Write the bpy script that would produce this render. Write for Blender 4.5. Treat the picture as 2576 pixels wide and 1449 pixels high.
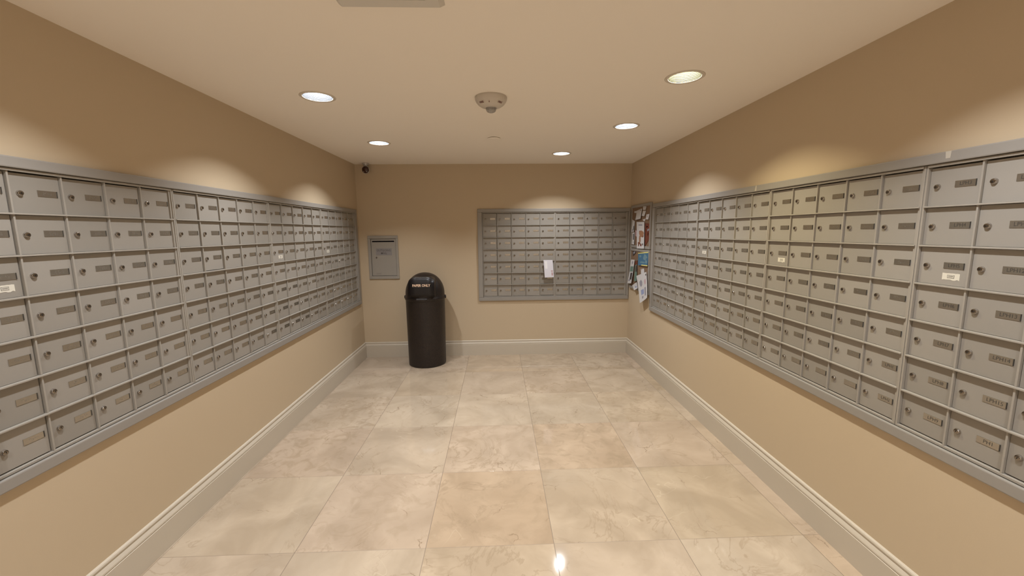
import bpy, bmesh, math, random
from mathutils import Vector, Matrix
random.seed(7)
for o in list(bpy.data.objects):
    bpy.data.objects.remove(o, do_unlink=True)
scene = bpy.context.scene
col = scene.collection

# ------------------------------------------------------------------ camera
WL, WR, D, H = -1.5744, 1.5409, 4.7272, 2.2071      # left wall, right wall, back wall, ceiling
YN = -1.30                                           # wall behind the camera
F, PITCH, YAW, ROLL, EYE = 1026.02, 0.1376, 0.0342, -0.0093, 1.4535


def view_dir(x_, y_):
    cp, sp = math.cos(PITCH), math.sin(PITCH)
    cy, sy = math.cos(YAW), math.sin(YAW)
    cr, sr = math.cos(ROLL), math.sin(ROLL)
    u, v, w = x_
    a, b = cr * u + sr * v, -sr * u + cr * v
    Y = cp * w - sp * b
    Z = -sp * w - cp * b
    return Vector((cy * a + sy * Y, -sy * a + cy * Y, Z))


right = view_dir((1, 0, 0), 0)
down = view_dir((0, 1, 0), 0)
fwd = view_dir((0, 0, 1), 0)
cd = bpy.data.cameras.new('camera')
cam = bpy.data.objects.new('camera', cd)
col.objects.link(cam)
cd.sensor_width = 36
cd.lens = F * 36 / 2576
cd.clip_start = 0.02
R = Matrix((right, -down, -fwd)).transposed()
cam.matrix_world = Matrix.Translation((0, 0, EYE)) @ R.to_4x4()
scene.camera = cam

# ------------------------------------------------------------------ world and exposure
w = bpy.data.worlds.new('world')
scene.world = w
w.use_nodes = True
w.node_tree.nodes['Background'].inputs[0].default_value = (0, 0, 0, 1)
w.node_tree.nodes['Background'].inputs[1].default_value = 0
scene.view_settings.view_transform = 'Standard'
scene.view_settings.look = 'None'
scene.view_settings.gamma = 1
scene.view_settings.use_curve_mapping = False
scene.view_settings.exposure = 0.05
LAMP_POWER = 18.0
WHITE_LAMP = (0.94, 0.97, 1.0)
YELLOW_LAMP = (1.0, 0.90, 0.62)


# ------------------------------------------------------------------ materials
def mat(name, color, rough=0.5, metal=0.0, emis=None, estr=0, coat=0.0, ior=1.5, spec=0.5):
    m = bpy.data.materials.new(name)
    m.use_nodes = True
    b = m.node_tree.nodes['Principled BSDF']
    b.inputs['Base Color'].default_value = (*color, 1)
    b.inputs['Roughness'].default_value = rough
    b.inputs['Metallic'].default_value = metal
    b.inputs['IOR'].default_value = ior
    b.inputs['Specular IOR Level'].default_value = spec
    b.inputs['Coat Weight'].default_value = coat
    if emis:
        b.inputs['Emission Color'].default_value = (*emis, 1)
        b.inputs['Emission Strength'].default_value = estr
    return m


def nd(m, t, **kw):
    n = m.node_tree.nodes.new(t)
    for k, v in kw.items():
        setattr(n, k, v)
    return n


def lk(m, a, b):
    m.node_tree.links.new(a, b)


def add_noise_bump(m, scale, strength, dist=0.001, detail=3):
    b = m.node_tree.nodes['Principled BSDF']
    tc = nd(m, 'ShaderNodeTexCoord')
    n = nd(m, 'ShaderNodeTexNoise')
    n.inputs['Scale'].default_value = scale
    n.inputs['Detail'].default_value = detail
    bp = nd(m, 'ShaderNodeBump')
    bp.inputs['Strength'].default_value = strength
    bp.inputs['Distance'].default_value = dist
    lk(m, tc.outputs['Object'], n.inputs['Vector'])
    lk(m, n.outputs['Fac'], bp.inputs['Height'])
    lk(m, bp.outputs['Normal'], b.inputs['Normal'])
    return n


def add_mottle(m, c1, c2, scale, detail=4, lo=0.35, hi=0.65):
    b = m.node_tree.nodes['Principled BSDF']
    tc = nd(m, 'ShaderNodeTexCoord')
    n = nd(m, 'ShaderNodeTexNoise')
    n.inputs['Scale'].default_value = scale
    n.inputs['Detail'].default_value = detail
    r = nd(m, 'ShaderNodeValToRGB')
    r.color_ramp.elements[0].position = lo
    r.color_ramp.elements[1].position = hi
    r.color_ramp.elements[0].color = (*c1, 1)
    r.color_ramp.elements[1].color = (*c2, 1)
    lk(m, tc.outputs['Object'], n.inputs['Vector'])
    lk(m, n.outputs['Fac'], r.inputs['Fac'])
    lk(m, r.outputs['Color'], b.inputs['Base Color'])


M_wall = mat('wall_paint', (0.552, 0.443, 0.310), 0.8, spec=0.15)
add_noise_bump(M_wall, 220, 0.12, 0.0008)
M_ceil = mat('ceiling_paint', (0.88, 0.805, 0.71), 0.85, spec=0.2)
add_noise_bump(M_ceil, 160, 0.1, 0.0008)
M_base = mat('baseboard_paint', (0.55, 0.485, 0.395), 0.4, spec=0.35)
M_trimring = mat('lamp_ring_paint', (0.62, 0.55, 0.46), 0.5)
M_baffle = mat('lamp_baffle', (0.0085, 0.0092, 0.0105), 0.6, spec=0.1)
M_baffley = mat('lamp_baffle_yellow_lit', (0.0080, 0.0082, 0.0062), 0.6, spec=0.1)  # yellow lamp glow put into the baffle colour
M_grey = mat('grey_enamel', (0.335, 0.303, 0.262), 0.45, spec=0.3)
M_surround = mat('grey_trim_enamel', (0.295, 0.272, 0.245), 0.45, spec=0.3)
M_edge = mat('bare_metal_edge', (0.335, 0.305, 0.265), 0.35, spec=0.4)
M_slot_shade = mat('slot_shade', (0.004, 0.003, 0.005), 0.9, spec=0.05)
M_chrome = mat('lock_chrome', (0.50, 0.46, 0.42), 0.14, metal=1.0)
M_cyl = mat('lock_cylinder', (0.27, 0.24, 0.21), 0.2, metal=1.0)
M_key = mat('keyhole_black', (0.01, 0.008, 0.006), 0.5)
M_plate = mat('brushed_plate', (0.42, 0.385, 0.33), 0.26, metal=0.85)
M_engrave = mat('engraved_ink', (0.055, 0.048, 0.04), 0.6)
M_faint = mat('faint_engraving', (0.25, 0.228, 0.195), 0.5, metal=0.4)
M_sticker = mat('sticker_paper', (0.66, 0.62, 0.53), 0.6)
M_pale_mark = mat('pale_mark', (0.50, 0.455, 0.39), 0.5)
M_stickgrey = mat('sticker_grey', (0.30, 0.27, 0.24), 0.6)
M_ink = mat('printed_ink', (0.10, 0.09, 0.08), 0.6)
M_paper = mat('paper_white', (0.60, 0.58, 0.575), 0.65)
M_env = mat('envelope_paper', (0.74, 0.73, 0.80), 0.5)
M_white = mat('fixture_white', (0.56, 0.50, 0.43), 0.45)
M_vent = mat('vent_metal', (0.62, 0.58, 0.52), 0.5)
M_red = mat('red_brown_ink', (0.16, 0.055, 0.04), 0.6)

# doors differ a little from one another, as sheet metal does
M_door = mat('door_enamel', (0.30, 0.27, 0.23), 0.5, spec=0.25)
_b = M_door.node_tree.nodes['Principled BSDF']
_oi = nd(M_door, 'ShaderNodeObjectInfo')
_r = nd(M_door, 'ShaderNodeValToRGB')
_r.color_ramp.elements[0].color = (0.272, 0.247, 0.214, 1)
_r.color_ramp.elements[1].color = (0.322, 0.294, 0.259, 1)
lk(M_door, _oi.outputs['Random'], _r.inputs['Fac'])
lk(M_door, _r.outputs['Color'], _b.inputs['Base Color'])

# speckled bin plastic
M_bin = mat('bin_plastic', (0.012, 0.007, 0.006), 0.42)
add_mottle(M_bin, (0.0045, 0.0020, 0.0016), (0.042, 0.026, 0.020), 260, 2, 0.45, 0.75)
_n = add_noise_bump(M_bin, 180, 0.5, 0.002)
M_bindoor = mat('bin_flap_plastic', (0.005, 0.0032, 0.004), 0.36)
add_noise_bump(M_bindoor, 300, 0.15, 0.001)
M_gold = mat('bin_lettering', (0.75, 0.52, 0.36), 0.5)
M_cork = mat('cork', (0.30, 0.17, 0.085), 0.9)
add_mottle(M_cork, (0.17, 0.10, 0.06), (0.26, 0.165, 0.10), 140, 4)
M_camglass = mat('camera_dome_glass', (0.045, 0.014, 0.008), 0.08)
M_camring = mat('camera_ring', (0.45, 0.42, 0.40), 0.3, metal=0.4)
M_led = mat('camera_led_lens', (0.8, 0.75, 0.7), 0.2)
M_lens = mat('strobe_lens', (0.42, 0.40, 0.38), 0.03)
M_lens.node_tree.nodes['Principled BSDF'].inputs['Alpha'].default_value = 0.42
M_bulb = mat('lamp_lens', (1, 1, 1), 0.5, emis=(1.0, 0.95, 0.9), estr=9)
M_bulby = mat('lamp_lens_yellow', (1, 1, 1), 0.5, emis=(1.0, 0.85, 0.5), estr=4)


def ink(name, c, r=0.55):
    return mat(name, c, r)


I_blue = ink('print_blue', (0.055, 0.15, 0.25))
I_teal = ink('print_teal', (0.15, 0.25, 0.29))
I_yell = ink('print_yellow', (0.75, 0.66, 0.22))
I_brown = ink('print_brown', (0.20, 0.075, 0.04))
I_orange = ink('print_orange', (0.36, 0.18, 0.10))
I_dark = ink('print_dark', (0.06, 0.05, 0.05))
I_drk2 = ink('print_darkbrown', (0.16, 0.04, 0.02))
I_green = ink('print_green', (0.14, 0.22, 0.18))
I_grey = ink('print_grey', (0.30, 0.29, 0.33))
I_lav = ink('print_lavender', (0.28, 0.32, 0.50))
I_pink = ink('print_pink', (0.52, 0.36, 0.38))

# ---- polished marble tiles
T = 0.5985
TX0, TY0 = -0.952, 1.724


def marble():
    m = mat('cream_marble', (0.6, 0.5, 0.38), 0.13, ior=1.6)
    b = m.node_tree.nodes['Principled BSDF']
    geo = nd(m, 'ShaderNodeNewGeometry')
    sep = nd(m, 'ShaderNodeSeparateXYZ')
    lk(m, geo.outputs['Position'], sep.inputs[0])

    def ma(op, a, bb=None, clamp=False):
        n = nd(m, 'ShaderNodeMath', operation=op)
        n.use_clamp = clamp
        for i, v in enumerate((a, bb)):
            if v is None:
                continue
            if isinstance(v, (int, float)):
                n.inputs[i].default_value = v
            else:
                lk(m, v, n.inputs[i])
        return n.outputs[0]

    def mapr(v, a, b_, c, d):
        n = nd(m, 'ShaderNodeMapRange')
        lk(m, v, n.inputs[0])
        for i, x in enumerate((a, b_, c, d)):
            n.inputs[1 + i].default_value = x
        return n.outputs[0]

    def mix(f, c1, c2, mode='MIX'):
        n = nd(m, 'ShaderNodeMix', data_type='RGBA', blend_type=mode)
        if isinstance(f, (int, float)):
            n.inputs[0].default_value = f
        else:
            lk(m, f, n.inputs[0])
        for i, c in ((6, c1), (7, c2)):
            if isinstance(c, tuple):
                n.inputs[i].default_value = (*c, 1)
            else:
                lk(m, c, n.inputs[i])
        return n.outputs[2]

    fx = ma('DIVIDE', ma('SUBTRACT', sep.outputs[0], TX0), T)
    fy = ma('DIVIDE', ma('SUBTRACT', sep.outputs[1], TY0), T)
    ix, iy = ma('FLOOR', fx), ma('FLOOR', fy)
    rx = ma('ABSOLUTE', ma('SUBTRACT', ma('SUBTRACT', fx, ix), 0.5))
    ry = ma('ABSOLUTE', ma('SUBTRACT', ma('SUBTRACT', fy, iy), 0.5))
    gx = ma('GREATER_THAN', rx, 0.5 - 0.0013 / T)
    gy = ma('GREATER_THAN', ry, 0.5 - 0.0011 / T)
    idv = nd(m, 'ShaderNodeCombineXYZ')
    lk(m, ix, idv.inputs[0])
    lk(m, iy, idv.inputs[1])
    wn = nd(m, 'ShaderNodeTexWhiteNoise', noise_dimensions='3D')
    lk(m, idv.outputs[0], wn.inputs['Vector'])
    sepc = nd(m, 'ShaderNodeSeparateXYZ')
    lk(m, wn.outputs['Color'], sepc.inputs[0])
    # each tile is cut from its own part of the slab
    sc = nd(m, 'ShaderNodeVectorMath', operation='SCALE')
    lk(m, wn.outputs['Color'], sc.inputs[0])
    sc.inputs['Scale'].default_value = 37.0
    ad = nd(m, 'ShaderNodeVectorMath', operation='ADD')
    lk(m, geo.outputs['Position'], ad.inputs[0])
    lk(m, sc.outputs[0], ad.inputs[1])
    P = ad.outputs[0]

    def noise(scale, detail, rough=0.5, dist=0.0, vec=P):
        n = nd(m, 'ShaderNodeTexNoise')
        n.inputs['Scale'].default_value = scale
        n.inputs['Detail'].default_value = detail
        n.inputs['Roughness'].default_value = rough
        n.inputs['Distortion'].default_value = dist
        lk(m, vec, n.inputs['Vector'])
        return n.outputs['Fac']
    cloud = noise(3.2, 4, 0.5, 0.7)
    cloud2 = noise(9, 5, 0.6, 1.2)
    base = mix(mapr(cloud, 0.35, 0.68, 0, 1), (0.385, 0.308, 0.226), (0.505, 0.412, 0.312))
    warm = mix(ma('MULTIPLY', mapr(sepc.outputs[1], 0.5, 1.0, 0.0, 1.0), 1.0), base, mix(1.0, base, (0.975, 0.945, 0.88), 'MULTIPLY'))
    warm = mix(ma('MULTIPLY', mapr(sepc.outputs[2], 0.3, 1.0, 0.0, 1.0), 0.8), warm, mix(1.0, warm, (0.985, 0.93, 0.925), 'MULTIPLY'))
    # cloudy, veiny tiles: only some of them
    busy = mapr(wn.outputs['Value'], 0.45, 0.8, 0.15, 0.95)
    mott = mix(ma('MULTIPLY', busy, mapr(cloud2, 0.50, 0.63, 0, 0.62)), warm, (0.33, 0.25, 0.17))
    # soft tan veins
    vein = ma('ABSOLUTE', ma('SUBTRACT', noise(2.6, 5, 0.6, 1.6), 0.5))
    v1 = ma('MULTIPLY', mapr(vein, 0.0, 0.020, 0.55, 0.0), mapr(noise(2.0, 2), 0.42, 0.62, 0, 1))
    c3 = mix(v1, mott, (0.30, 0.225, 0.15))
    # thin light healed veins
    vein3 = ma('ABSOLUTE', ma('SUBTRACT', noise(1.7, 3, 0.55, 1.0), 0.47))
    v3 = ma('MULTIPLY', mapr(vein3, 0.0, 0.004, 0.4, 0.0), mapr(noise(3.0, 1), 0.56, 0.66, 0, 1))
    c3 = mix(v3, c3, (0.60, 0.50, 0.37))
    # hairline cracks, broken into short stretches
    nv = nd(m, 'ShaderNodeTexNoise')
    nv.inputs['Scale'].default_value = 14
    nv.inputs['Detail'].default_value = 4
    lk(m, P, nv.inputs['Vector'])
    ds = nd(m, 'ShaderNodeVectorMath', operation='SCALE')
    lk(m, nv.outputs['Color'], ds.inputs[0])
    ds.inputs['Scale'].default_value = 0.09
    pa = nd(m, 'ShaderNodeVectorMath', operation='ADD')
    lk(m, P, pa.inputs[0])
    lk(m, ds.outputs[0], pa.inputs[1])
    vo = nd(m, 'ShaderNodeTexVoronoi', feature='DISTANCE_TO_EDGE')
    vo.inputs['Scale'].default_value = 4.2
    lk(m, pa.outputs[0], vo.inputs['Vector'])
    crack = ma('MULTIPLY', mapr(vo.outputs['Distance'], 0.0, 0.012, 0.85, 0.0),
               mapr(noise(5.5, 2, 0.5), 0.57, 0.66, 0, 1))
    c4 = mix(crack, c3, (0.22, 0.155, 0.10))
    # grout
    g = ma('MAXIMUM', ma('MULTIPLY', gx, 1.0), ma('MULTIPLY', gy, 0.7))
    c5 = mix(g, c4, (0.19, 0.14, 0.10))
    lk(m, c5, b.inputs['Base Color'])
    # every tile is laid a hair out of level
    sb = nd(m, 'ShaderNodeVectorMath', operation='SUBTRACT')
    lk(m, wn.outputs['Color'], sb.inputs[0])
    sb.inputs[1].default_value = (0.5, 0.5, 0.5)
    s2 = nd(m, 'ShaderNodeVectorMath', operation='MULTIPLY')
    lk(m, sb.outputs[0], s2.inputs[0])
    s2.inputs[1].default_value = (0.006, 0.010, 0.0)
    a2 = nd(m, 'ShaderNodeVectorMath', operation='ADD')
    lk(m, geo.outputs['Normal'], a2.inputs[0])
    lk(m, s2.outputs[0], a2.inputs[1])
    nn = nd(m, 'ShaderNodeVectorMath', operation='NORMALIZE')
    lk(m, a2.outputs[0], nn.inputs[0])
    bp = nd(m, 'ShaderNodeBump')
    bp.inputs['Strength'].default_value = 0.25
    bp.inputs['Distance'].default_value = 0.0008
    lk(m, ma('SUBTRACT', 1.0, g), bp.inputs['Height'])
    lk(m, nn.outputs[0], bp.inputs['Normal'])
    lk(m, bp.outputs['Normal'], b.inputs['Normal'])
    lk(m, mapr(g, 0, 1, 0.055, 0.6), b.inputs['Roughness'])
    return m


M_floor = marble()


# ------------------------------------------------------------------ mesh helpers
class MB:
    """collects shapes into one mesh"""

    def __init__(self):
        self.bm = bmesh.new()

    def box(self, x0, x1, y0, y1, z0, z1, mi=0, bev=0.0):
        vs = [self.bm.verts.new(p) for p in ((x0, y0, z0), (x1, y0, z0), (x1, y1, z0), (x0, y1, z0),
                                             (x0, y0, z1), (x1, y0, z1), (x1, y1, z1), (x0, y1, z1))]
        fs = [self.bm.faces.new([vs[i] for i in q]) for q in
              ((0, 3, 2, 1), (4, 5, 6, 7), (0, 1, 5, 4), (1, 2, 6, 5), (2, 3, 7, 6), (3, 0, 4, 7))]
        for f in fs:
            f.material_index = mi
        if bev > 0:
            es = list({e for f in fs for e in f.edges})
            r = bmesh.ops.bevel(self.bm, geom=es, offset=bev, segments=2, affect='EDGES', profile=0.6)
            for f in r['faces']:
                f.material_index = mi
        return self

    def prism(self, poly, axis, t0, t1, mi=0, smooth=False):
        """poly of 2-D points; axis 0/1/2 = extrusion axis"""
        def P(p, t):
            return {0: (t, p[0], p[1]), 1: (p[0], t, p[1]), 2: (p[0], p[1], t)}[axis]
        a = [self.bm.verts.new(P(p, t0)) for p in poly]
        b = [self.bm.verts.new(P(p, t1)) for p in poly]
        n = len(poly)
        fs = [self.bm.faces.new(a), self.bm.faces.new(list(reversed(b)))]
        for i in range(n):
            f = self.bm.faces.new((a[i], b[i], b[(i + 1) % n], a[(i + 1) % n]))
            f.smooth = smooth
            fs.append(f)
        for f in fs:
            f.material_index = mi
        return self

    def lathe(self, prof, seg=32, mi=0, M=None, smooth=True, cap0=False, cap1=False):
        """prof of (radius, height) about local z"""
        M = M or Matrix.Identity(4)
        rings = []
        for r, h in prof:
            if r < 1e-6:
                rings.append([self.bm.verts.new(M @ Vector((0, 0, h)))])
            else:
                rings.append([self.bm.verts.new(M @ Vector((r * math.cos(2 * math.pi * k / seg),
                                                            r * math.sin(2 * math.pi * k / seg), h)))
                              for k in range(seg)])
        for a, b in zip(rings[:-1], rings[1:]):
            for k in range(seg):
                k2 = (k + 1) % seg
                if len(a) == 1 and len(b) == 1:
                    continue
                if len(a) == 1:
                    f = self.bm.faces.new((a[0], b[k], b[k2]))
                elif len(b) == 1:
                    f = self.bm.faces.new((a[k], b[0], a[k2]))
                else:
                    f = self.bm.faces.new((a[k], b[k], b[k2], a[k2]))
                f.material_index = mi
                f.smooth = smooth
        if cap0 and len(rings[0]) > 1:
            self.bm.faces.new(rings[0]).material_index = mi
        if cap1 and len(rings[-1]) > 1:
            self.bm.faces.new(rings[-1]).material_index = mi
        return self

    def mesh(self, name, mats, fix=True):
        if fix:
            bmesh.ops.recalc_face_normals(self.bm, faces=self.bm.faces[:])
        me = bpy.data.meshes.new(name)
        self.bm.to_mesh(me)
        self.bm.free()
        for m in (mats if isinstance(mats, (list, tuple)) else [mats]):
            me.materials.append(m)
        return me

    def build(self, name, mats, parent=None, loc=(0, 0, 0), rz=0.0):
        return obj(name, self.mesh(name, mats), parent, loc, rz)


def obj(name, me, parent=None, loc=(0, 0, 0), rz=0.0):
    o = bpy.data.objects.new(name, me)
    col.objects.link(o)
    o.location = loc
    o.rotation_euler = (0, 0, rz)
    if parent:
        o.parent = parent
    return o


def tag(o, label=None, cat=None, group=None, kind=None):
    for k, v in (('label', label), ('category', cat), ('group', group), ('kind', kind)):
        if v:
            o[k] = v
    return o


def thing(name, label, cat, loc=(0, 0, 0), rz=0.0, group=None):
    o = bpy.data.objects.new(name, None)
    o.empty_display_size = 0.05
    col.objects.link(o)
    o.location = loc
    o.rotation_euler = (0, 0, rz)
    return tag(o, label, cat, group)


def text_geo(s, size, thick=0.0, bold=0.0, align='CENTER', sx=1.0):
    """verts and faces of a word, centred, in the x-z plane, facing -y"""
    c = bpy.data.curves.new('t', 'FONT')
    c.body = s
    c.size = size
    c.align_x = align
    c.align_y = 'CENTER'
    c.resolution_u = 3
    c.offset = bold
    c.extrude = thick
    t = bpy.data.objects.new('t', c)
    col.objects.link(t)
    dg = bpy.context.evaluated_depsgraph_get()
    me = bpy.data.meshes.new_from_object(t.evaluated_get(dg))
    vs = [(v.co.x * sx, -v.co.z, v.co.y) for v in me.vertices]
    fs = [tuple(p.vertices) for p in me.polygons]
    bpy.data.objects.remove(t, do_unlink=True)
    bpy.data.curves.remove(c)
    bpy.data.meshes.remove(me)
    return vs, fs


def add_geo(mb, geo, M, mi):
    vs, fs = geo
    nv = [mb.bm.verts.new(M @ Vector(v)) for v in vs]
    for f in fs:
        try:
            ff = mb.bm.faces.new([nv[i] for i in f])
            ff.material_index = mi
        except ValueError:
            pass


# ------------------------------------------------------------------ the room
MW = 0.84                      # width of one bank of mailboxes
GZ0, GZ1 = 0.6945, 1.6715      # bottom and top of every bank
YL, YR, XB = 2.0738, 1.4489, 0.6673
LY0, LY1 = YL - MW, YL + 3 * MW          # left banks
RY0, RY1 = YR - MW, YR + 3 * MW          # right banks
BX0, BX1 = XB - MW, XB + MW
g = 0.004
WT = 0.32


def wall(name, axis, p0, p1, s0, s1, holes):
    """wall slab between p0..p1 (thickness) on axis, running s0..s1, with rectangular openings"""
    mb = MB()

    def put(a0, a1, z0, z1):
        if a1 - a0 < 1e-5 or z1 - z0 < 1e-5:
            return
        if axis == 0:
            mb.box(p0, p1, a0, a1, z0, z1)
        else:
            mb.box(a0, a1, p0, p1, z0, z1)
    x = s0
    for (a0, a1, z0, z1) in sorted(holes):
        put(x, a0, 0, H)
        put(a0, a1, 0, z0)
        put(a0, a1, z1, H)
        x = a1
    put(x, s1, 0, H)
    return tag(mb.build(name, M_wall), kind='structure')


OBX0, OBX1, OBZ0, OBZ1 = -1.447, -1.158, 0.957, 1.388      # outgoing mail door
wall('wall_left', 0, WL - WT, WL, YN, D, [(LY0 - g, LY1 + g, GZ0 - g, GZ1 + g)])
wall('wall_right', 0, WR, WR + WT, YN, D, [(RY0 - g, RY1 + g, GZ0 - g, GZ1 + g)])
wall('wall_back', 1, D, D + WT, WL - WT, WR + WT,
     [(BX0 - g, BX1 + g, GZ0 - g, GZ1 + g), (OBX0 - .004, OBX1 + .004, OBZ0 - .004, OBZ1 + .004)])
wall('wall_front', 1, YN - 0.15, YN, WL - WT, WR + WT, [])
bpy.data.objects['wall_front'].data.materials[0] = M_ceil  # unseen wall given the lighter ceiling paint to bounce more light
tag(MB().box(WL - WT, WR + WT, YN - 0.15, D + WT, -0.12, 0).build('floor', M_floor), kind='structure')

# lamps: x, y, kind
LAMPS = [(-0.990, 2.434, 0), (-0.991, 3.627, 0), (0.943, 2.124, 1), (0.949, 3.073, 0), (0.639, 4.120, 0),
         (-0.990, 1.235, 0), (0.943, 1.10, 0), (-0.990, 0.04, 0), (0.943, 0.05, 0),
         (-0.990, -0.92, 0), (0.943, -0.92, 0)]  # last pair is unseen, added to wash the front wall for bounce light
RO = 0.0775


def ceiling():
    bm = bmesh.new()
    x0, x1, y0, y1 = WL - WT, WR + WT, YN - 0.15, D + WT

    def loop(pts):
        vs = [bm.verts.new((p[0], p[1], H)) for p in pts]
        return [bm.edges.new((vs[i], vs[(i + 1) % len(vs)])) for i in range(len(vs))]
    es = loop([(x0, y0), (x1, y0), (x1, y1), (x0, y1)])
    for (lx, ly, k) in LAMPS:
        es += loop([(lx + RO * math.cos(2 * math.pi * t / 40), ly + RO * math.sin(2 * math.pi * t / 40))
                    for t in range(40)])
    r = bmesh.ops.triangle_fill(bm, use_beauty=True, use_dissolve=False, edges=es)
    fs = [f for f in r['geom'] if isinstance(f, bmesh.types.BMFace)]
    ex = bmesh.ops.extrude_face_region(bm, geom=fs)
    for v in [v for v in ex['geom'] if isinstance(v, bmesh.types.BMVert)]:
        v.co.z += 0.10
    bmesh.ops.recalc_face_normals(bm, faces=bm.faces[:])
    me = bpy.data.meshes.new('ceiling')
    bm.to_mesh(me)
    bm.free()
    me.materials.append(M_ceil)
    return tag(obj('ceiling', me), kind='structure')


ceiling()

BP = [(0, 0), (.018, 0), (.018, .128), (.0150, .1305), (.0150, .1325), (.0172, .135), (.0165, .141), (.0125, .149),
      (.0085, .156), (.0080, .160), (.0105, .1635), (.0108, .168), (.0085, .1735), (.004, .1775), (0, .178)]


def baseboard(name, side):
    mb = MB()
    if side == 'left':
        mb.prism([(WL + x, z) for x, z in BP], 1, YN, D)
    elif side == 'right':
        mb.prism([(WR - x, z) for x, z in BP], 1, YN, D)
    elif side == 'back':
        mb.prism([(D - x, z) for x, z in BP], 0, WL, WR)
    else:
        mb.prism([(YN + x, z) for x, z in BP], 0, WL, WR)
    return tag(mb.build(name, M_base), kind='structure')


for s in ('left', 'right', 'back', 'front'):
    baseboard('baseboard_' + s, s)

# ------------------------------------------------------------------ mailbox banks
RAIL = 0.008
PC = (MW - 2 * RAIL) / 5
PR = (GZ1 - GZ0 - 2 * RAIL) / 7
GH = GZ1 - GZ0
DEPTH = 0.24
FACE = -0.004                   # proud of the wall face
DOORY = 0.0058                  # doors set back behind the ribs


def carcass_mesh():
    mb = MB()
    e = 0.0012
    # outer rails, shelf edges and dividers
    mb.box(e, RAIL, FACE, DEPTH, 0, GH, bev=0.0008)
    mb.box(MW - RAIL, MW - e, FACE, DEPTH, 0, GH, bev=0.0008)
    mb.box(RAIL, MW - RAIL, FACE, DEPTH, 0, RAIL, bev=0.0008)
    mb.box(RAIL, MW - RAIL, FACE - .0035, DEPTH, GH - RAIL, GH, bev=0.0008)
    for r in range(1, 7):
        z = RAIL + r * PR
        mb.box(RAIL, MW - RAIL, FACE - .0035, DEPTH, z - .0028, z + .0028, bev=0.0012)
    for c in range(1, 5):
        x = RAIL + c * PC
        mb.box(x - .0040, x + .0016, FACE + .002, DEPTH, RAIL, GH - RAIL, mi=1, bev=0.001)
    for c in range(5):          # door stops: narrow strip standing inside each column, hinge side
        x = RAIL + (c + 1) * PC
        if c == 4:
            mb.box(x - .009, x, FACE + .004, DEPTH, RAIL, GH - RAIL, bev=0.001)
    mb.box(e, MW - e, DEPTH, DEPTH + .004, 0, GH)
    return mb.mesh('mailbox_carcass', [M_grey, M_edge])


CARC = carcass_mesh()
DW = PC - 0.0088
DH = PR - 0.0074


def door_mesh():
    mb = MB()
    mb.box(0, DW, 0, 0.0035, 0, DH, bev=0.0010)
    return mb.mesh('mailbox_door', M_door)


def lock_mesh():
    mb = MB()
    Mx = Matrix.Rotation(math.radians(90), 4, 'X')      # local z -> -y
    mb.lathe([(0.0098, 0), (0.0098, .0015), (0.0090, .0045), (0.0082, .0066), (0.0078, .0072)], 20, 0, Mx)
    mb.lathe([(0.0078, .0072), (0.0068, .0078), (0.0042, .0083), (0, .0086)], 20, 2, Mx)
    mb.box(-.0007, .0007, -.0089, -.0076, -.0034, .0034, mi=1)
    mb.lathe([(0.0015, .0076), (0.0015, .0089), (0, .0089)], 10, 1, Mx)
    return mb.mesh('mailbox_lock', [M_chrome, M_key, M_cyl])


PWD, PHT = 0.0625, 0.0215


def plate_mesh(text=None, seed=0):
    mb = MB()
    # thin frame with the engraved strip set in it
    mb.box(-PWD / 2, PWD / 2, -.0016, 0, -PHT / 2, PHT / 2, bev=0.0005)
    mb.box(PWD / 2 - .0012, PWD / 2 + .0006, -.0030, 0, -PHT / 2, PHT / 2, mi=1)
    if text:
        M = Matrix.Translation((0.001, -.0019, 0))
        add_geo(mb, text_geo(text, 0.0168, bold=-0.00012, sx=0.98), M, 1)
    else:
        rr = random.Random(seed)
        x = -0.014
        for k in range(4):      # worn engraving, no longer legible
            for z in (-.0045, 0.0, .0045):
                if rr.random() < .6:
                    mb.box(x, x + .0045, -.0018, -.0012, z - .0004, z + .0004, mi=2)
            for dx in (0, .004):
                if rr.random() < .6:
                    z0 = rr.choice((-.0045, 0))
                    mb.box(x + dx, x + dx + .0008, -.0018, -.0012, z0, z0 + .0047, mi=2)
            x += .0075
    return mb.mesh('number_plate', [M_plate, M_engrave, M_faint])


DOOR, LOCK = door_mesh(), lock_mesh()
PLATES = [plate_mesh(None, s) for s in range(5)]
TEXTP = {}


def text_plate(s):
    if s not in TEXTP:
        TEXTP[s] = plate_mesh(s)
    return TEXTP[s]


def sticker_mesh(kind):
    mb = MB()
    rr = random.Random(3)
    # torn little label: ragged outline
    w2, h2 = 0.027, 0.0115
    pts = []
    for i in range(9):
        pts.append((-w2 + 2 * w2 * i / 8, -h2 + rr.uniform(-.0012, .003)))
    for i in range(9):
        pts.append((w2 - 2 * w2 * i / 8, h2 + rr.uniform(-.0006, .0006)))
    mb.prism(pts, 1, -0.0006, 0)
    if kind == 0:
        mb.box(-.011, .011, -.0009, -.0006, -.005, .006, mi=1)
        mb.box(-.0098, .0098, -.0011, -.0009, -.0038, .0048, mi=0)
        mb.box(-.008, .008, -.0013, -.0011, .0008, .0026, mi=1)
        mb.box(-.008, .008, -.0013, -.0011, -.0022, -.0010, mi=2)
    return mb.mesh('sticker', [M_sticker if kind == 0 else M_stickgrey, M_ink, M_stickgrey])


STICK = [sticker_mesh(0), sticker_mesh(1)]


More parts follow.
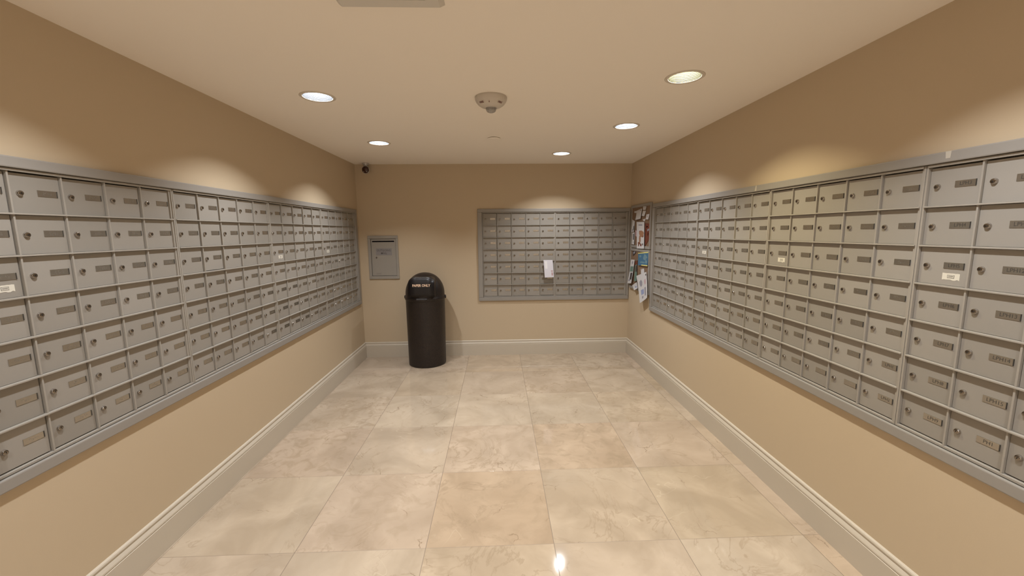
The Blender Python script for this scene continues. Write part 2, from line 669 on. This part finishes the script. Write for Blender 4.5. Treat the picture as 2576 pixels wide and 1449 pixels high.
def bank(label, loc, rz, texts=None, sticker=None, ajar=(), tilt=()):
    t = thing('mailbox_bank', label, 'mailboxes', loc, rz, 'recessed mailbox banks')
    obj('frame', CARC, t)
    rr = random.Random(len(label) * 7 + int(abs(loc[0] * 100)) + int(loc[1] * 10))
    for c in range(5):
        for r in range(7):
            x = RAIL + c * PC + (0.0026 if c else 0.0012)
            z = GH - RAIL - (r + 1) * PR + 0.0034
            d = obj('door', DOOR, t, (x, DOORY + rr.uniform(-.0006, .0006), z))
            if (c, r) in ajar:                      # stands a little open about its hinge (right side)
                d.location = (x, DOORY - .004, z)
                d.rotation_euler = (0, 0, math.radians(2.2))
            if (c, r) in tilt:
                d.location.z += .0022
                d.location.y += .003
            l = obj('lock', LOCK, d, (0.0275, 0, DH * .50))
            l.rotation_euler = (0, rr.uniform(-.5, .5), 0)
            tx = (texts or {}).get((c, r))
            pm = text_plate(tx) if tx else PLATES[rr.randrange(5)]
            obj('number_plate', pm, d, (0.113, 0, DH * .53))
            if sticker is not None and (c, r) == (0, 2):
                tag(obj('label_sticker', STICK[sticker], d, (0.108, 0, DH * .24)), 'small torn white label')
    return t


H90 = math.pi / 2
ordn = ['nearest the camera', 'second from the camera', 'third from the camera', 'farthest from the camera']
for k in range(4):
    bank('grey bank of mailboxes in the left wall, ' + ordn[k],
         (WL, LY0 + k * MW, GZ0), H90, sticker=(0, None, 0, 0)[k],
         ajar=((4, 6),) if k == 1 else (), tilt=((1, 2),) if k == 1 else ())
rt = {3: {(0, i): 'LPH%d' % (3 + i) for i in range(7)}, 2: {(4, 5): 'LPH1', (4, 6): 'LPH2'}}
for i in range(6):
    rt[3][(1, i)] = 'LPH%d' % (10 + i)
rt[3][(1, 6)] = 'PH1'
ordr = ['farthest away, beside the cork boards', 'third from the camera', 'second from the camera',
        'nearest the camera, showing PH1']
for k in range(4):
    bank('grey bank of mailboxes in the right wall, ' + ordr[k],
         (WR, RY1 - k * MW, GZ0), -H90, texts=rt.get(k), sticker=(1, 0, 0, 0)[k])
bank('left grey bank of mailboxes in the back wall, with the white envelope', (BX0, D, GZ0), 0,
     sticker=1, tilt=((4, 5), (4, 6)))
bank('right grey bank of mailboxes in the back wall, next to the corner', (XB, D, GZ0), 0, sticker=None)


# ---- the moulded surround round each run of banks
def surround(name, label, length, left, right_, loc, rz):
    top, bot = 0.038, 0.043
    p = 0.016
    mb = MB()

    def strip(x0, x1, z0, z1, b=0.004):
        mb.box(x0, x1, -p, -0.0005, z0, z1, bev=b)
    strip(-left, length + right_, GH + .0018, GH + top)
    strip(-left, length + right_, -bot, -.0018)
    strip(-left, -.0015, -.0015, GH + .0015)
    strip(length + .0015, length + right_, -.0015, GH + .0015)
    o = mb.build(name, M_surround, None, loc, rz)
    return tag(o, label, 'frame', 'mailbox surrounds')


surround('mailbox_surround', 'long grey metal frame around the left wall mailboxes', 4 * MW, .08, .066, (WL, LY0, GZ0), H90)
sr = surround('mailbox_surround', 'long grey metal frame around the right wall mailboxes', 4 * MW, .052, .08, (WR, RY1, GZ0), -H90)
for yy, q in ((1.372, [(-.009, .037), (.009, .037), (.007, .014), (-.007, .014)]),
              (2.410, [(.001, .036), (.009, .036), (.009, .006), (-.007, .006)])):
    mb = MB()
    xx = RY1 - yy
    mb.prism([(xx + p[0], GH + p[1]) for p in q], 1, -.0166, -.0158)
    mb.build('pale_patch', M_pale_mark, sr)  # pale patches laid flat on the top strip of the frame
surround('mailbox_surround', 'short grey metal frame around the back wall mailboxes', 2 * MW, .052, .028, (BX0, D, GZ0), 0)

# ------------------------------------------------------------------ recessed ceiling lamps
ribs = []
NR = 9
CAN = 0.064
for i in range(NR):
    h0 = CAN * i / NR
    r0 = 0.0765 - 0.010 * i / NR
    ribs += [(r0, h0), (r0 - .0028, h0 + CAN / NR * .25), (r0 - .0005, h0 + CAN / NR * .5)]
ribs.append((0.0640, CAN))


def lamp_meshes():
    a = MB()
    a.lathe([(0.0770, .004), (0.0770, -.0005), (0.0790, -.0032), (0.0900, -.0036), (0.0950, -.0006), (0.0950, -.0001)], 48)
    ring = a.mesh('trim_ring', M_trimring)
    b = MB()
    b.lathe(ribs + [(0.0640, CAN + .030), (0, CAN + .030)], 48)
    baf = [b.mesh('baffle', M_baffle)]
    baf.append(baf[0].copy())
    baf[1].materials[0] = M_baffley
    out = []
    for mm in (M_bulb, M_bulby):
        c = MB()
        c.lathe([(0.0, CAN + .0045), (0.018, CAN + .0055), (0.027, CAN + .010), (0.030, CAN + .022), (0.0, CAN + .022)], 32)
        out.append(c.mesh('bulb', mm))
    return ring, baf, out


RING, BAF, BULB = lamp_meshes()
LD = []
for k in (0, 1):
    ld = bpy.data.lights.new('downlight_light', 'AREA')
    ld.shape = 'DISK'
    ld.size = 0.066
    ld.energy = LAMP_POWER * (1.0 if k == 0 else 0.9)
    ld.color = WHITE_LAMP if k == 0 else YELLOW_LAMP
    LD.append(ld)
lamp_names = ['left row of ceiling, nearer of the two visible ones', 'left row of ceiling, by the back wall corner camera',
              'right row of ceiling, yellowish and largest in view', 'right row of ceiling, middle of three',
              'right row of ceiling, closest to the back wall', 'left row, above the near left mailboxes',
              'right row, above the near right mailboxes', 'left row, behind the viewer', 'right row, behind the viewer',
              'left row, added unseen behind the viewer for bounce light', 'right row, added unseen behind the viewer for bounce light']
for (lx, ly, k), nm in zip(LAMPS, lamp_names):
    t = thing('recessed_downlight', 'round recessed downlight in the ' + nm, 'ceiling light', (lx, ly, H), 0,
              'recessed ceiling downlights')
    obj('trim_ring', RING, t)
    obj('baffle', BAF[k], t)
    obj('bulb', BULB[k], t)
    lo = bpy.data.objects.new('light_source', LD[k])
    col.objects.link(lo)
    lo.parent = t
    lo.location = (0, 0, CAN + .003)

# ------------------------------------------------------------------ smoke detector with strobe
t = thing('smoke_detector', 'round white ceiling smoke detector with clear strobe lens and FIRE lettering', 'smoke detector',
          (-0.026, 2.437, H))
mb = MB()
prof = [(0.089, 0), (0.0905, -.006), (0.0895, -.016), (0.084, -.028), (0.073, -.041), (0.058, -.051), (0.040, -.057),
        (0.030, -.0585), (0, -.0585)]
mb.lathe(prof, 48)
mb.build('housing', M_white, t)
mb = MB()
mb.lathe([(0.029, -.0585), (0.0295, -.066), (0.028, -.072), (0.023, -.079), (0.013, -.0835), (0, -.0845)], 32)
mb.lathe([(0, -.0835), (0.012, -.0823), (0.0215, -.078), (0.0265, -.0715), (0.0280, -.066), (0.0278, -.0588)], 32)
mb.build('strobe_lens', M_lens, t)
mb = MB()
mb.lathe([(0.0312, -.0575), (0.0312, -.0610), (0.0298, -.0612), (0.0298, -.0575)], 32)
mb.box(-.0018, .0018, -.003, .003, -.0815, -.0585)
mb.box(-.012, .012, -.0022, .0022, -.0645, -.0600)
mb.build('strobe_tube', M_camring, t)
mb = MB()
fire = text_geo('FIRE', 0.0165, thick=0.0002, bold=0.0003)
for s in (-1, 1):
    # lettering lies on the sloping flank either side of the lens
    M = (Matrix.Rotation(math.radians(44 * s), 4, 'Z') @ Matrix.Translation((0, -.0735, -.0422)) @
         Matrix.Rotation(math.radians(50), 4, 'X'))
    add_geo(mb, fire, M, 0)
mb.build('lettering', M_red, t)
mb = MB()
Mi = Matrix.Translation((-.009, -.0735, -.0424)) @ Matrix.Rotation(math.radians(50), 4, 'X')
vs = [mb.bm.verts.new(Mi @ Vector(p)) for p in ((-.003, 0, -.006), (.003, 0, -.006), (0, 0, .007))]
mb.bm.faces.new(vs)
mb.build('indicator', M_red, t)

# sprinkler cover
mb = MB()
mb.lathe([(0, -.0065), (0.049, -.0065), (0.0525, -.0055), (0.0530, -.0045), (0.0525, -.0035), (0.047, -.0030),
          (0.030, 0), (0, 0)], 40)
o = mb.build('sprinkler_cover', M_ceil, None, (-0.018, 3.455, H))
tag(o, 'flat round sprinkler cover plate on the ceiling behind the smoke detector', 'sprinkler')

# air grille at the top of the photo
t = thing('air_grille', 'grey white ceiling air grille cut off by the top edge of the photo', 'vent', (-0.340, 1.315, H))
mb = MB()
a_, b_, zz = 0.176, 0.160, -.016
for i in range(4):
    Mr = Matrix.Rotation(i * H90, 4, 'Z')
    q = [(-a_, -a_, 0), (a_, -a_, 0), (b_, -b_, zz), (-b_, -b_, zz)]
    vs = [mb.bm.verts.new(Mr @ Vector(p)) for p in q]
    mb.bm.faces.new(vs)
    q = [(-b_, -b_, zz), (b_, -b_, zz), (.118, -.118, zz), (-.118, -.118, zz)]
    vs = [mb.bm.verts.new(Mr @ Vector(p)) for p in q]
    mb.bm.faces.new(vs)
    q = [(-.118, -.118, zz), (.118, -.118, zz), (.118, -.118, 0), (-.118, -.118, 0)]
    vs = [mb.bm.verts.new(Mr @ Vector(p)) for p in q]
    mb.bm.faces.new(vs)
bmesh.ops.remove_doubles(mb.bm, verts=mb.bm.verts[:], dist=1e-5)
mb.build('grille_frame', M_vent, t)
mb = MB()
for i in range(10):
    y = -.108 + .024 * i
    mb.prism([(y - .007, -.013), (y - .0055, -.014), (y + .008, -.003), (y + .0065, -.002)], 0, -.117, .117)
mb.build('louvres', M_vent, t)

# ------------------------------------------------------------------ outgoing mail door
t = thing('outgoing_mailbox', 'single grey outgoing mail drop door in the back wall near the left corner', 'mailbox',
          (0, D, 0))
mb = MB()
ox0, ox1, oz0, oz1 = -1.474, -1.134, 0.926, 1.420
for (x0, x1, z0, z1) in ((ox0, ox1, OBZ1, oz1), (ox0, ox1, oz0, OBZ0), (ox0, OBX0, OBZ0, OBZ1), (OBX1, ox1, OBZ0, OBZ1)):
    mb.box(x0, x1, -.014, -.0005, z0, z1, bev=.003)
mb.box(OBX0, OBX1, .12, .124, OBZ0, OBZ1)
for (x0, x1, z0, z1) in ((OBX0, OBX0 + .003, OBZ0, OBZ1), (OBX1 - .003, OBX1, OBZ0, OBZ1), (OBX0, OBX1, OBZ0, OBZ0 + .003),
                         (OBX0, OBX1, OBZ1 - .003, OBZ1)):
    mb.box(x0, x1, -.010, .12, z0, z1)
mb.build('frame', M_grey, t)
mb = MB()
dx0, dx1, dz0, dz1 = OBX0 + .0075, OBX1 - .006, OBZ0 + .007, OBZ1 - .006
sx0, sx1, sz0, sz1 = -1.428, -1.178, 1.348, 1.362
mb.box(dx0, dx1, -.003, .001, dz0, sz0)
mb.box(dx0, dx1, -.003, .001, sz1, dz1)
mb.box(dx0, sx0, -.003, .001, sz0, sz1)
mb.box(sx1, dx1, -.003, .001, sz0, sz1)
dr = mb.build('door', M_grey, t)
mb = MB()
mb.box(sx0 - .003, sx1 + .003, .0015, .006, sz0 - .01, sz1 + .01)  # black panel standing in for the shade inside the slot
tag(mb.build('slot_shade_panel', M_slot_shade, dr), 'black panel painted as the shade inside the slot')
mb = MB()
mb.box(-1.389, -1.210, -.0045, -.003, 1.199, 1.277, bev=.0004)
M = Matrix.Translation((-1.2995, -.0048, 1.2525))
add_geo(mb, text_geo('OUTGOING', 0.032, bold=0.0003, sx=.92), M, 1)
M = Matrix.Translation((-1.2995, -.0048, 1.2200))
add_geo(mb, text_geo('MAIL', 0.032, bold=0.0003), M, 1)
mb.build('sign_plate', [mat('sign_plate_grey', (0.26, 0.24, 0.235), 0.35), mat('sign_ink', (.10, .085, .085), .5)], dr)
obj('lock', LOCK, dr, (-1.384, -.003, 1.173))
mb = MB()
mb.box(-1.398, -1.338, -.0036, -.003, .974, .999)
mb.box(-1.392, -1.344, -.0040, -.0036, .985, .988, mi=1)
mb.box(-1.392, -1.352, -.0040, -.0036, .980, .982, mi=1)
mb.build('label_sticker', [M_stickgrey, M_faint], dr)

# ------------------------------------------------------------------ paper recycling bin
BX, BY = -0.803, 4.468
t = thing('waste_bin', 'black domed waste bin with PAPER ONLY flap standing against the back wall', 'waste bin', (BX, BY, 0))
mb = MB()
mb.lathe([(0, 0), (0.196, 0), (0.203, .006), (0.204, .02), (0.2065, .30), (0.2115, .735), (0.2115, .748), (0, .748)], 64)
mb.build('body', M_bin, t)
mb = MB()
dome = [(0.2135, .728), (0.2175, .734), (0.2185, .748), (0.2160, .760), (0.2115, .768), (0.2105, .790)]
for i in range(1, 15):
    a = math.radians(90 * i / 14)
    dome.append((0.2105 * math.cos(a) ** 0.92 if i < 14 else 0, .790 + .230 * math.sin(a)))
mb.lathe([(0.0, .7285)] + dome, 64)
mb.build('dome_lid', M_bin, t)
# hinged flap set in a hood
mb = MB()


def hood_y(z):
    return -.2225 + .040 * max(0.0, (z - .80) / .19) ** 2


def hood_w(z, w, top, rad):
    """half width with rounded upper corners"""
    if z <= top - rad:
        return w
    q = min(1.0, (z - top + rad) / rad)
    return w - rad + rad * math.sqrt(max(0.0, 1 - q * q)) if q < 1 else w - rad


def hood_panel(mb, w, z0, z1, rad, out, thick_back, mi=0):
    zs = [z0 + (z1 - rad - z0) * i / 6 for i in range(7)] + [z1 - rad + rad * math.sin(math.pi / 2 * i / 6)
                                                            for i in range(1, 7)]
    F_, B_ = [], []
    for z in zs:
        ww = hood_w(z, w, z1, rad)
        F_.append([mb.bm.verts.new((x, hood_y(z) - out, z)) for x in (-ww, -ww * .5, 0, ww * .5, ww)])
        B_.append([mb.bm.verts.new((x, thick_back if thick_back is not None else hood_y(z) - out + .004, z))
                   for x in (-ww, -ww * .5, 0, ww * .5, ww)])
    for i in range(len(zs) - 1):
        for j in range(4):
            ff = mb.bm.faces.new((F_[i][j], F_[i][j + 1], F_[i + 1][j + 1], F_[i + 1][j]))
            ff.material_index = mi
            ff.smooth = True
            mb.bm.faces.new((B_[i][j], B_[i + 1][j], B_[i + 1][j + 1], B_[i][j + 1])).material_index = mi
        for j in (0, 4):
            mb.bm.faces.new((F_[i][j], F_[i + 1][j], B_[i + 1][j], B_[i][j])).material_index = mi
    for i in (0, len(zs) - 1):
        for j in range(4):
            mb.bm.faces.new((F_[i][j], F_[i][j + 1], B_[i][j + 1], B_[i][j])).material_index = mi


hood_panel(mb, .139, .788, .987, .062, 0, -.04)
mb.build('hood', M_bin, t)
mb = MB()
hood_panel(mb, .130, .797, .968, .050, .0035, None)
zt = .902
lean = math.atan(2 * .040 * (zt - .80) / .19 ** 2)
M = Matrix.Translation((0, hood_y(zt) - .0062, zt)) @ Matrix.Rotation(-lean, 4, 'X')
add_geo(mb, text_geo('PAPER ONLY', 0.0365, bold=0.0010, sx=.88), M, 1)
mb.build('flap', [M_bindoor, M_gold], t)
mb = MB()
# moulded grip below the flap
mb.prism([(-.2170, .745), (-.2200, .752), (-.2150, .764), (-.2080, .768), (-.2050, .745)], 0, -.055, .055)
mb.build('grip', M_bin, t)
for s in (-1, 1):
    mb = MB()
    Mx = Matrix.Translation((s * .214, 0, .752)) @ Matrix.Rotation(math.radians(90 * s), 4, 'Y')
    mb.lathe([(0.020, 0), (0.020, .007), (0.017, .012), (0, .0135)], 20, 0, Mx)
    mb.build('latch_knob', M_bin, t)

# ------------------------------------------------------------------ security camera in the corner
t = thing('security_camera', 'small round security camera hanging in the back left ceiling corner', 'camera', (-1.425, 4.640, H))
mb = MB()
mb.lathe([(0.036, 0), (0.036, -.012), (0.033, -.022), (0.0, -.022)], 32)
mb.lathe([(0.020, -.020), (0.020, -.045)], 24)
mb.build('mount', M_camring, t)
mb = MB()
Mx = Matrix.Translation((0, 0, -.070)) @ Matrix.Rotation(math.radians(100), 4, 'X') @ Matrix.Rotation(0, 4, 'Z')
prof = [(0, -.036), (.018, -.034), (.032, -.024), (.0405, -.008), (.0415, .006), (.0405, .013), (.0375, .0135)]
mb.lathe(prof, 36, 0, Mx)
mb.build('housing', M_camring, t)
mb = MB()
mb.lathe([(.0375, .011), (.0355, .017), (.028, .026), (.016, .032), (0, .034)], 36, 0, Mx)
gl = mb.build('lens_dome', M_camglass, t)
for s in (-1, 1):
    mb = MB()
    Ml = Mx @ Matrix.Translation((s * .0155, -.0185, .0250)) 
    mb.lathe([(.0045, -.003), (.0045, .001), (.003, .0030), (0, .0035)], 12, 0, Ml)
    mb.build('led', M_led, t)

# ------------------------------------------------------------------ cork boards
PX = WR - 0.020


def board(label, y0, y1, z0, z1):
    t = thing('cork_board', label, 'notice board', (WR, (y0 + y1) / 2, z0))
    hy, hz = (y1 - y0) / 2, z1 - z0
    mb = MB()
    f = .028
    mb.box(-.020, -.001, -hy, hy, hz - f, hz, bev=.003)
    mb.box(-.020, -.001, -hy, hy, 0, f, bev=.003)
    mb.box(-.020, -.001, -hy, -hy + f, f, hz - f, bev=.003)
    mb.box(-.020, -.001, hy - f, hy, f, hz - f, bev=.003)
    mb.build('frame', M_surround, t)
    MB().box(-.013, -.001, -hy + f, hy - f, f, hz - f).build('cork', M_cork, t)


board('upper grey framed cork board on the right wall by the corner', 4.050, 4.655, 1.262, 1.728)
board('lower grey framed cork board on the right wall by the corner', 4.050, 4.655, 0.800, 1.254)


def paper(name, label, pts, prints=(), lift=.001, curl=.0, base=M_paper, cat='paper', nofold=False):
    """sheet on the boards; pts are (y, z) corners from top far side, clockwise as seen"""
    mb = MB()
    mats = [base]
    (a, b, c, d) = pts
    N = 6
    cork = WR - .0135

    def P(u, v, off=0.0):
        y = (a[0] * (1 - u) + b[0] * u) * (1 - v) + (d[0] * (1 - u) + c[0] * u) * v
        z = (a[1] * (1 - u) + b[1] * u) * (1 - v) + (d[1] * (1 - u) + c[1] * u) * v
        x = cork - lift - curl * (v ** 2) - curl * .35 * ((u - .5) * 2) ** 2 * v
        return Vector((x - off, y, z))
    for off, flip in ((0, 0), (.0005, 1)):
        vs = [[mb.bm.verts.new(P(i / N, j / N, off)) for j in range(N + 1)] for i in range(N + 1)]
        if off == 0:
            back = vs
        for i in range(N):
            for j in range(N):
                q = [vs[i][j], vs[i + 1][j], vs[i + 1][j + 1], vs[i][j + 1]]
                mb.bm.faces.new(q if flip else q[::-1])
    edge = ([(i, 0) for i in range(N)] + [(N, j) for j in range(N)] + [(i, N) for i in range(N, 0, -1)] +
            [(0, j) for j in range(N, 0, -1)])
    for k in range(len(edge)):
        i, j = edge[k]
        i2, j2 = edge[(k + 1) % len(edge)]
        mb.bm.faces.new((back[i][j], back[i2][j2], vs[i2][j2], vs[i][j]))
    for (poly, m) in prints:
        if m not in mats:
            mats.append(m)
        mi = mats.index(m)
        # subdivide along v so print follows the curl: fan from centre in small cells
        us = [p[0] for p in poly]
        vv = [p[1] for p in poly]
        cu, cv = sum(us) / len(us), sum(vv) / len(vv)
        cen = mb.bm.verts.new(P(cu, cv, .0009))
        ring = [mb.bm.verts.new(P(u, v, .0009)) for u, v in poly]
        for k in range(len(ring)):
            f = mb.bm.faces.new((cen, ring[k], ring[(k + 1) % len(ring)]))
            f.material_index = mi
    me = mb.mesh(name, mats)
    o = obj(name, me)
    return tag(o, label, cat, 'papers pinned to the cork boards')


def rect(u0, v0, u1, v1):
    return [(u0, v0), (u1, v0), (u1, v1), (u0, v1)]


def blob(u, v, ru, rv, n=9, seed=0, j=.25):
    rr = random.Random(seed)
    return [(u + ru * math.cos(2 * math.pi * k / n) * (1 + rr.uniform(-j, j)),
             v + rv * math.sin(2 * math.pi * k / n) * (1 + rr.uniform(-j, j))) for k in range(n)]


# upper board
paper('note', 'larger white note high on the upper cork board', [(4.479, 1.665), (4.314, 1.682), (4.311, 1.575), (4.469, 1.567)],
      [(blob(.72, .10, .07, .07, 6, 2), I_dark)], lift=.004, curl=.010)
paper('note', 'small white tab sticking out left of the larger white note', [(4.556, 1.664), (4.480, 1.664), (4.480, 1.643), (4.554, 1.645)], lift=.002)
paper('card', 'topmost small white card on the upper cork board', [(4.280, 1.700), (4.188, 1.696), (4.198, 1.660), (4.280, 1.664)],
      [(rect(.2, .3, .8, .4), I_grey)], lift=.003, curl=.003)
paper('card', 'small white card just below the topmost card', [(4.287, 1.656), (4.197, 1.652), (4.221, 1.596), (4.294, 1.605)], lift=.003, curl=.006)
paper('card', 'small white card at the near edge of the upper cork board', [(4.180, 1.613), (4.096, 1.616), (4.102, 1.561), (4.175, 1.565)],
      [(rect(.3, .35, .7, .5), I_pink)], lift=.003, curl=.006)
paper('flyer', 'upper narrow picture strip at the far edge of the upper cork board',
      [(4.613, 1.576), (4.528, 1.555), (4.525, 1.438), (4.600, 1.438)],
      [(blob(.75, .65, .2, .25, 8, 4), I_dark), (blob(.35, .85, .2, .12, 8, 5), I_grey)], lift=.004, curl=.006)
paper('flyer', 'lower narrow picture strip at the far edge of the upper cork board',
      [(4.599, 1.430), (4.524, 1.433), (4.511, 1.297), (4.593, 1.301)],
      [(rect(.4, .12, .78, .62), I_dark), (rect(.4, .78, .7, .86), I_grey)], lift=.004, curl=.004)
paper('flyer', 'large white flyer with brown pictures on the upper cork board',
      [(4.454, 1.544), (4.220, 1.539), (4.183, 1.265), (4.400, 1.259)],
      [(rect(.25, .09, .75, .14), I_grey), (blob(.62, .44, .30, .12, 11, 6), I_orange), (blob(.38, .40, .10, .08, 8, 16), I_brown),
       (blob(.40, .66, .14, .15, 9, 7), I_orange), (blob(.30, .80, .16, .05, 9, 27), I_brown),
       (blob(.78, .52, .14, .06, 8, 17), I_brown), (blob(.55, .86, .13, .06, 9, 9), I_drk2), (blob(.80, .84, .08, .05, 7, 13), I_dark),
       (blob(.22, .87, .08, .05, 7, 19), I_brown)], lift=.008, curl=.005)
paper('note', 'small torn white slip above the large brown flyer', [(4.290, 1.566), (4.206, 1.572), (4.218, 1.545), (4.260, 1.550)], lift=.002)
paper('flyer', 'dark red flyer at the near side of the upper cork board', [(4.207, 1.526), (4.082, 1.519), (4.082, 1.364), (4.190, 1.292)],
      [(rect(.25, .08, .8, .22), I_drk2), (blob(.45, .18, .16, .05, 7, 3), M_paper), (rect(.52, .30, .92, .42), I_grey),
       (blob(.72, .62, .18, .20, 9, 8), I_drk2), (blob(.72, .60, .08, .09, 9, 81), I_grey)], base=I_drk2, lift=.003)
paper('slip', 'small pinkish slip left of the large brown flyer', [(4.500, 1.455), (4.458, 1.450), (4.450, 1.385), (4.490, 1.392)],
      lift=.003, base=I_pink)
# lower board
paper('poster', 'blue poster with yellow edges on the lower cork board', [(4.382, 1.212), (4.078, 1.238), (4.070, 1.093), (4.349, 1.081)],
      [(rect(0, 0, 1, .075), I_yell), (rect(.35, .93, 1, 1), I_yell), (blob(.22, .28, .12, .10, 8, 1), I_teal),
       (blob(.70, .40, .18, .20, 10, 2, .4), I_teal), (blob(.45, .75, .25, .06, 10, 33, .4), I_teal),
       (blob(.82, .70, .10, .10, 9, 35), I_teal)], base=I_blue, lift=.006, curl=.006)
paper('photo', 'small dark snapshot at the far top of the lower cork board', [(4.573, 1.216), (4.464, 1.231), (4.467, 1.205), (4.554, 1.166)],
      [(blob(.5, .4, .3, .3, 8, 5), I_grey)], base=I_dark, lift=.003)
paper('flyer', 'long narrow green and white leaflet on the lower cork board', [(4.593, 1.125), (4.475, 1.131), (4.520, 0.862), (4.650, 0.846)],
      [(blob(.5, .13, .18, .07, 9, 2), I_grey), (rect(.08, .28, .92, .50), I_green), (rect(.30, .55, .85, .84), I_dark),
       (rect(.08, .84, .5, .90), I_grey)], lift=.010, curl=.012)
paper('flyer', 'dark and green strip beside the long narrow leaflet', [(4.467, 1.122), (4.400, 1.136), (4.392, 0.901), (4.472, 0.891)],
      [(rect(0, .02, 1, .22), I_drk2), (rect(.3, .25, 1, .55), I_dark), (blob(.4, .40, .2, .08, 8, 5), I_brown)],
      base=I_green, lift=.005, curl=.004)
paper('slip', 'small torn white slip under the blue poster', [(4.284, 1.047), (4.190, 1.058), (4.174, 1.001), (4.271, 0.986)],
      [(blob(.3, .1, .1, .1, 6, 5), I_brown)], lift=.004)
paper('leaflet', 'white sheet tucked behind the big tilted sheet', [(4.540, 0.835), (4.395, 0.890), (4.313, 0.835), (4.430, 0.795)],
      [(blob(.6, .6, .2, .15, 8, 5), I_lav)], lift=.008, curl=.010)
paper('leaflet', 'big tilted white sheet hanging below the lower cork board', [(4.389, 0.960), (4.094, 1.033), (3.990, 0.784), (4.192, 0.693)],
      [([(.22, .26), (.40, .20), (.50, .30), (.46, .42), (.30, .47), (.20, .37)], I_grey),
       (blob(.80, .34, .10, .12, 8, 4), I_pink), (rect(.25, .58, .58, .76), I_lav), (rect(.66, .55, .84, .86), I_grey),
       (blob(.38, .86, .10, .05, 8, 6), I_grey), (blob(.92, .10, .05, .04, 6, 6), I_dark)], lift=.014, curl=.016)

# ------------------------------------------------------------------ envelope stuck in a mailbox
mb = MB()
ep = [(.528, 1.124), (.634, 1.123), (.650, .923), (.543, .920)]
N = 5
mb.prism([(x, z) for x, z in ep], 1, -.0285, -.0265, mi=0)


def eq(u0, v0, u1, v1, mi, y):
    def P(u, v):
        x = (ep[0][0] * (1 - u) + ep[1][0] * u) * (1 - v) + (ep[3][0] * (1 - u) + ep[2][0] * u) * v
        z = (ep[0][1] * (1 - u) + ep[1][1] * u) * (1 - v) + (ep[3][1] * (1 - u) + ep[2][1] * u) * v
        return (x, z)
    mb.prism([P(u0, v0), P(u1, v0), P(u1, v1), P(u0, v1)], 1, y, -.0285, mi=mi)


eq(.13, .07, .38, .50, 1, -.0291)
eq(.74, .60, .94, .68, 2, -.0289)
eq(.76, .72, .94, .90, 2, -.0289)
mb.box(.560, .620, -.0275, DOORY - .001, 1.100, 1.1016, mi=0)
o = mb.build('envelope', [M_env, mat('envelope_window', (.92, .92, .95), .08), I_pink], None, (0, D, 0))
tag(o, 'white window envelope stuck on the back wall mailboxes', 'envelope')
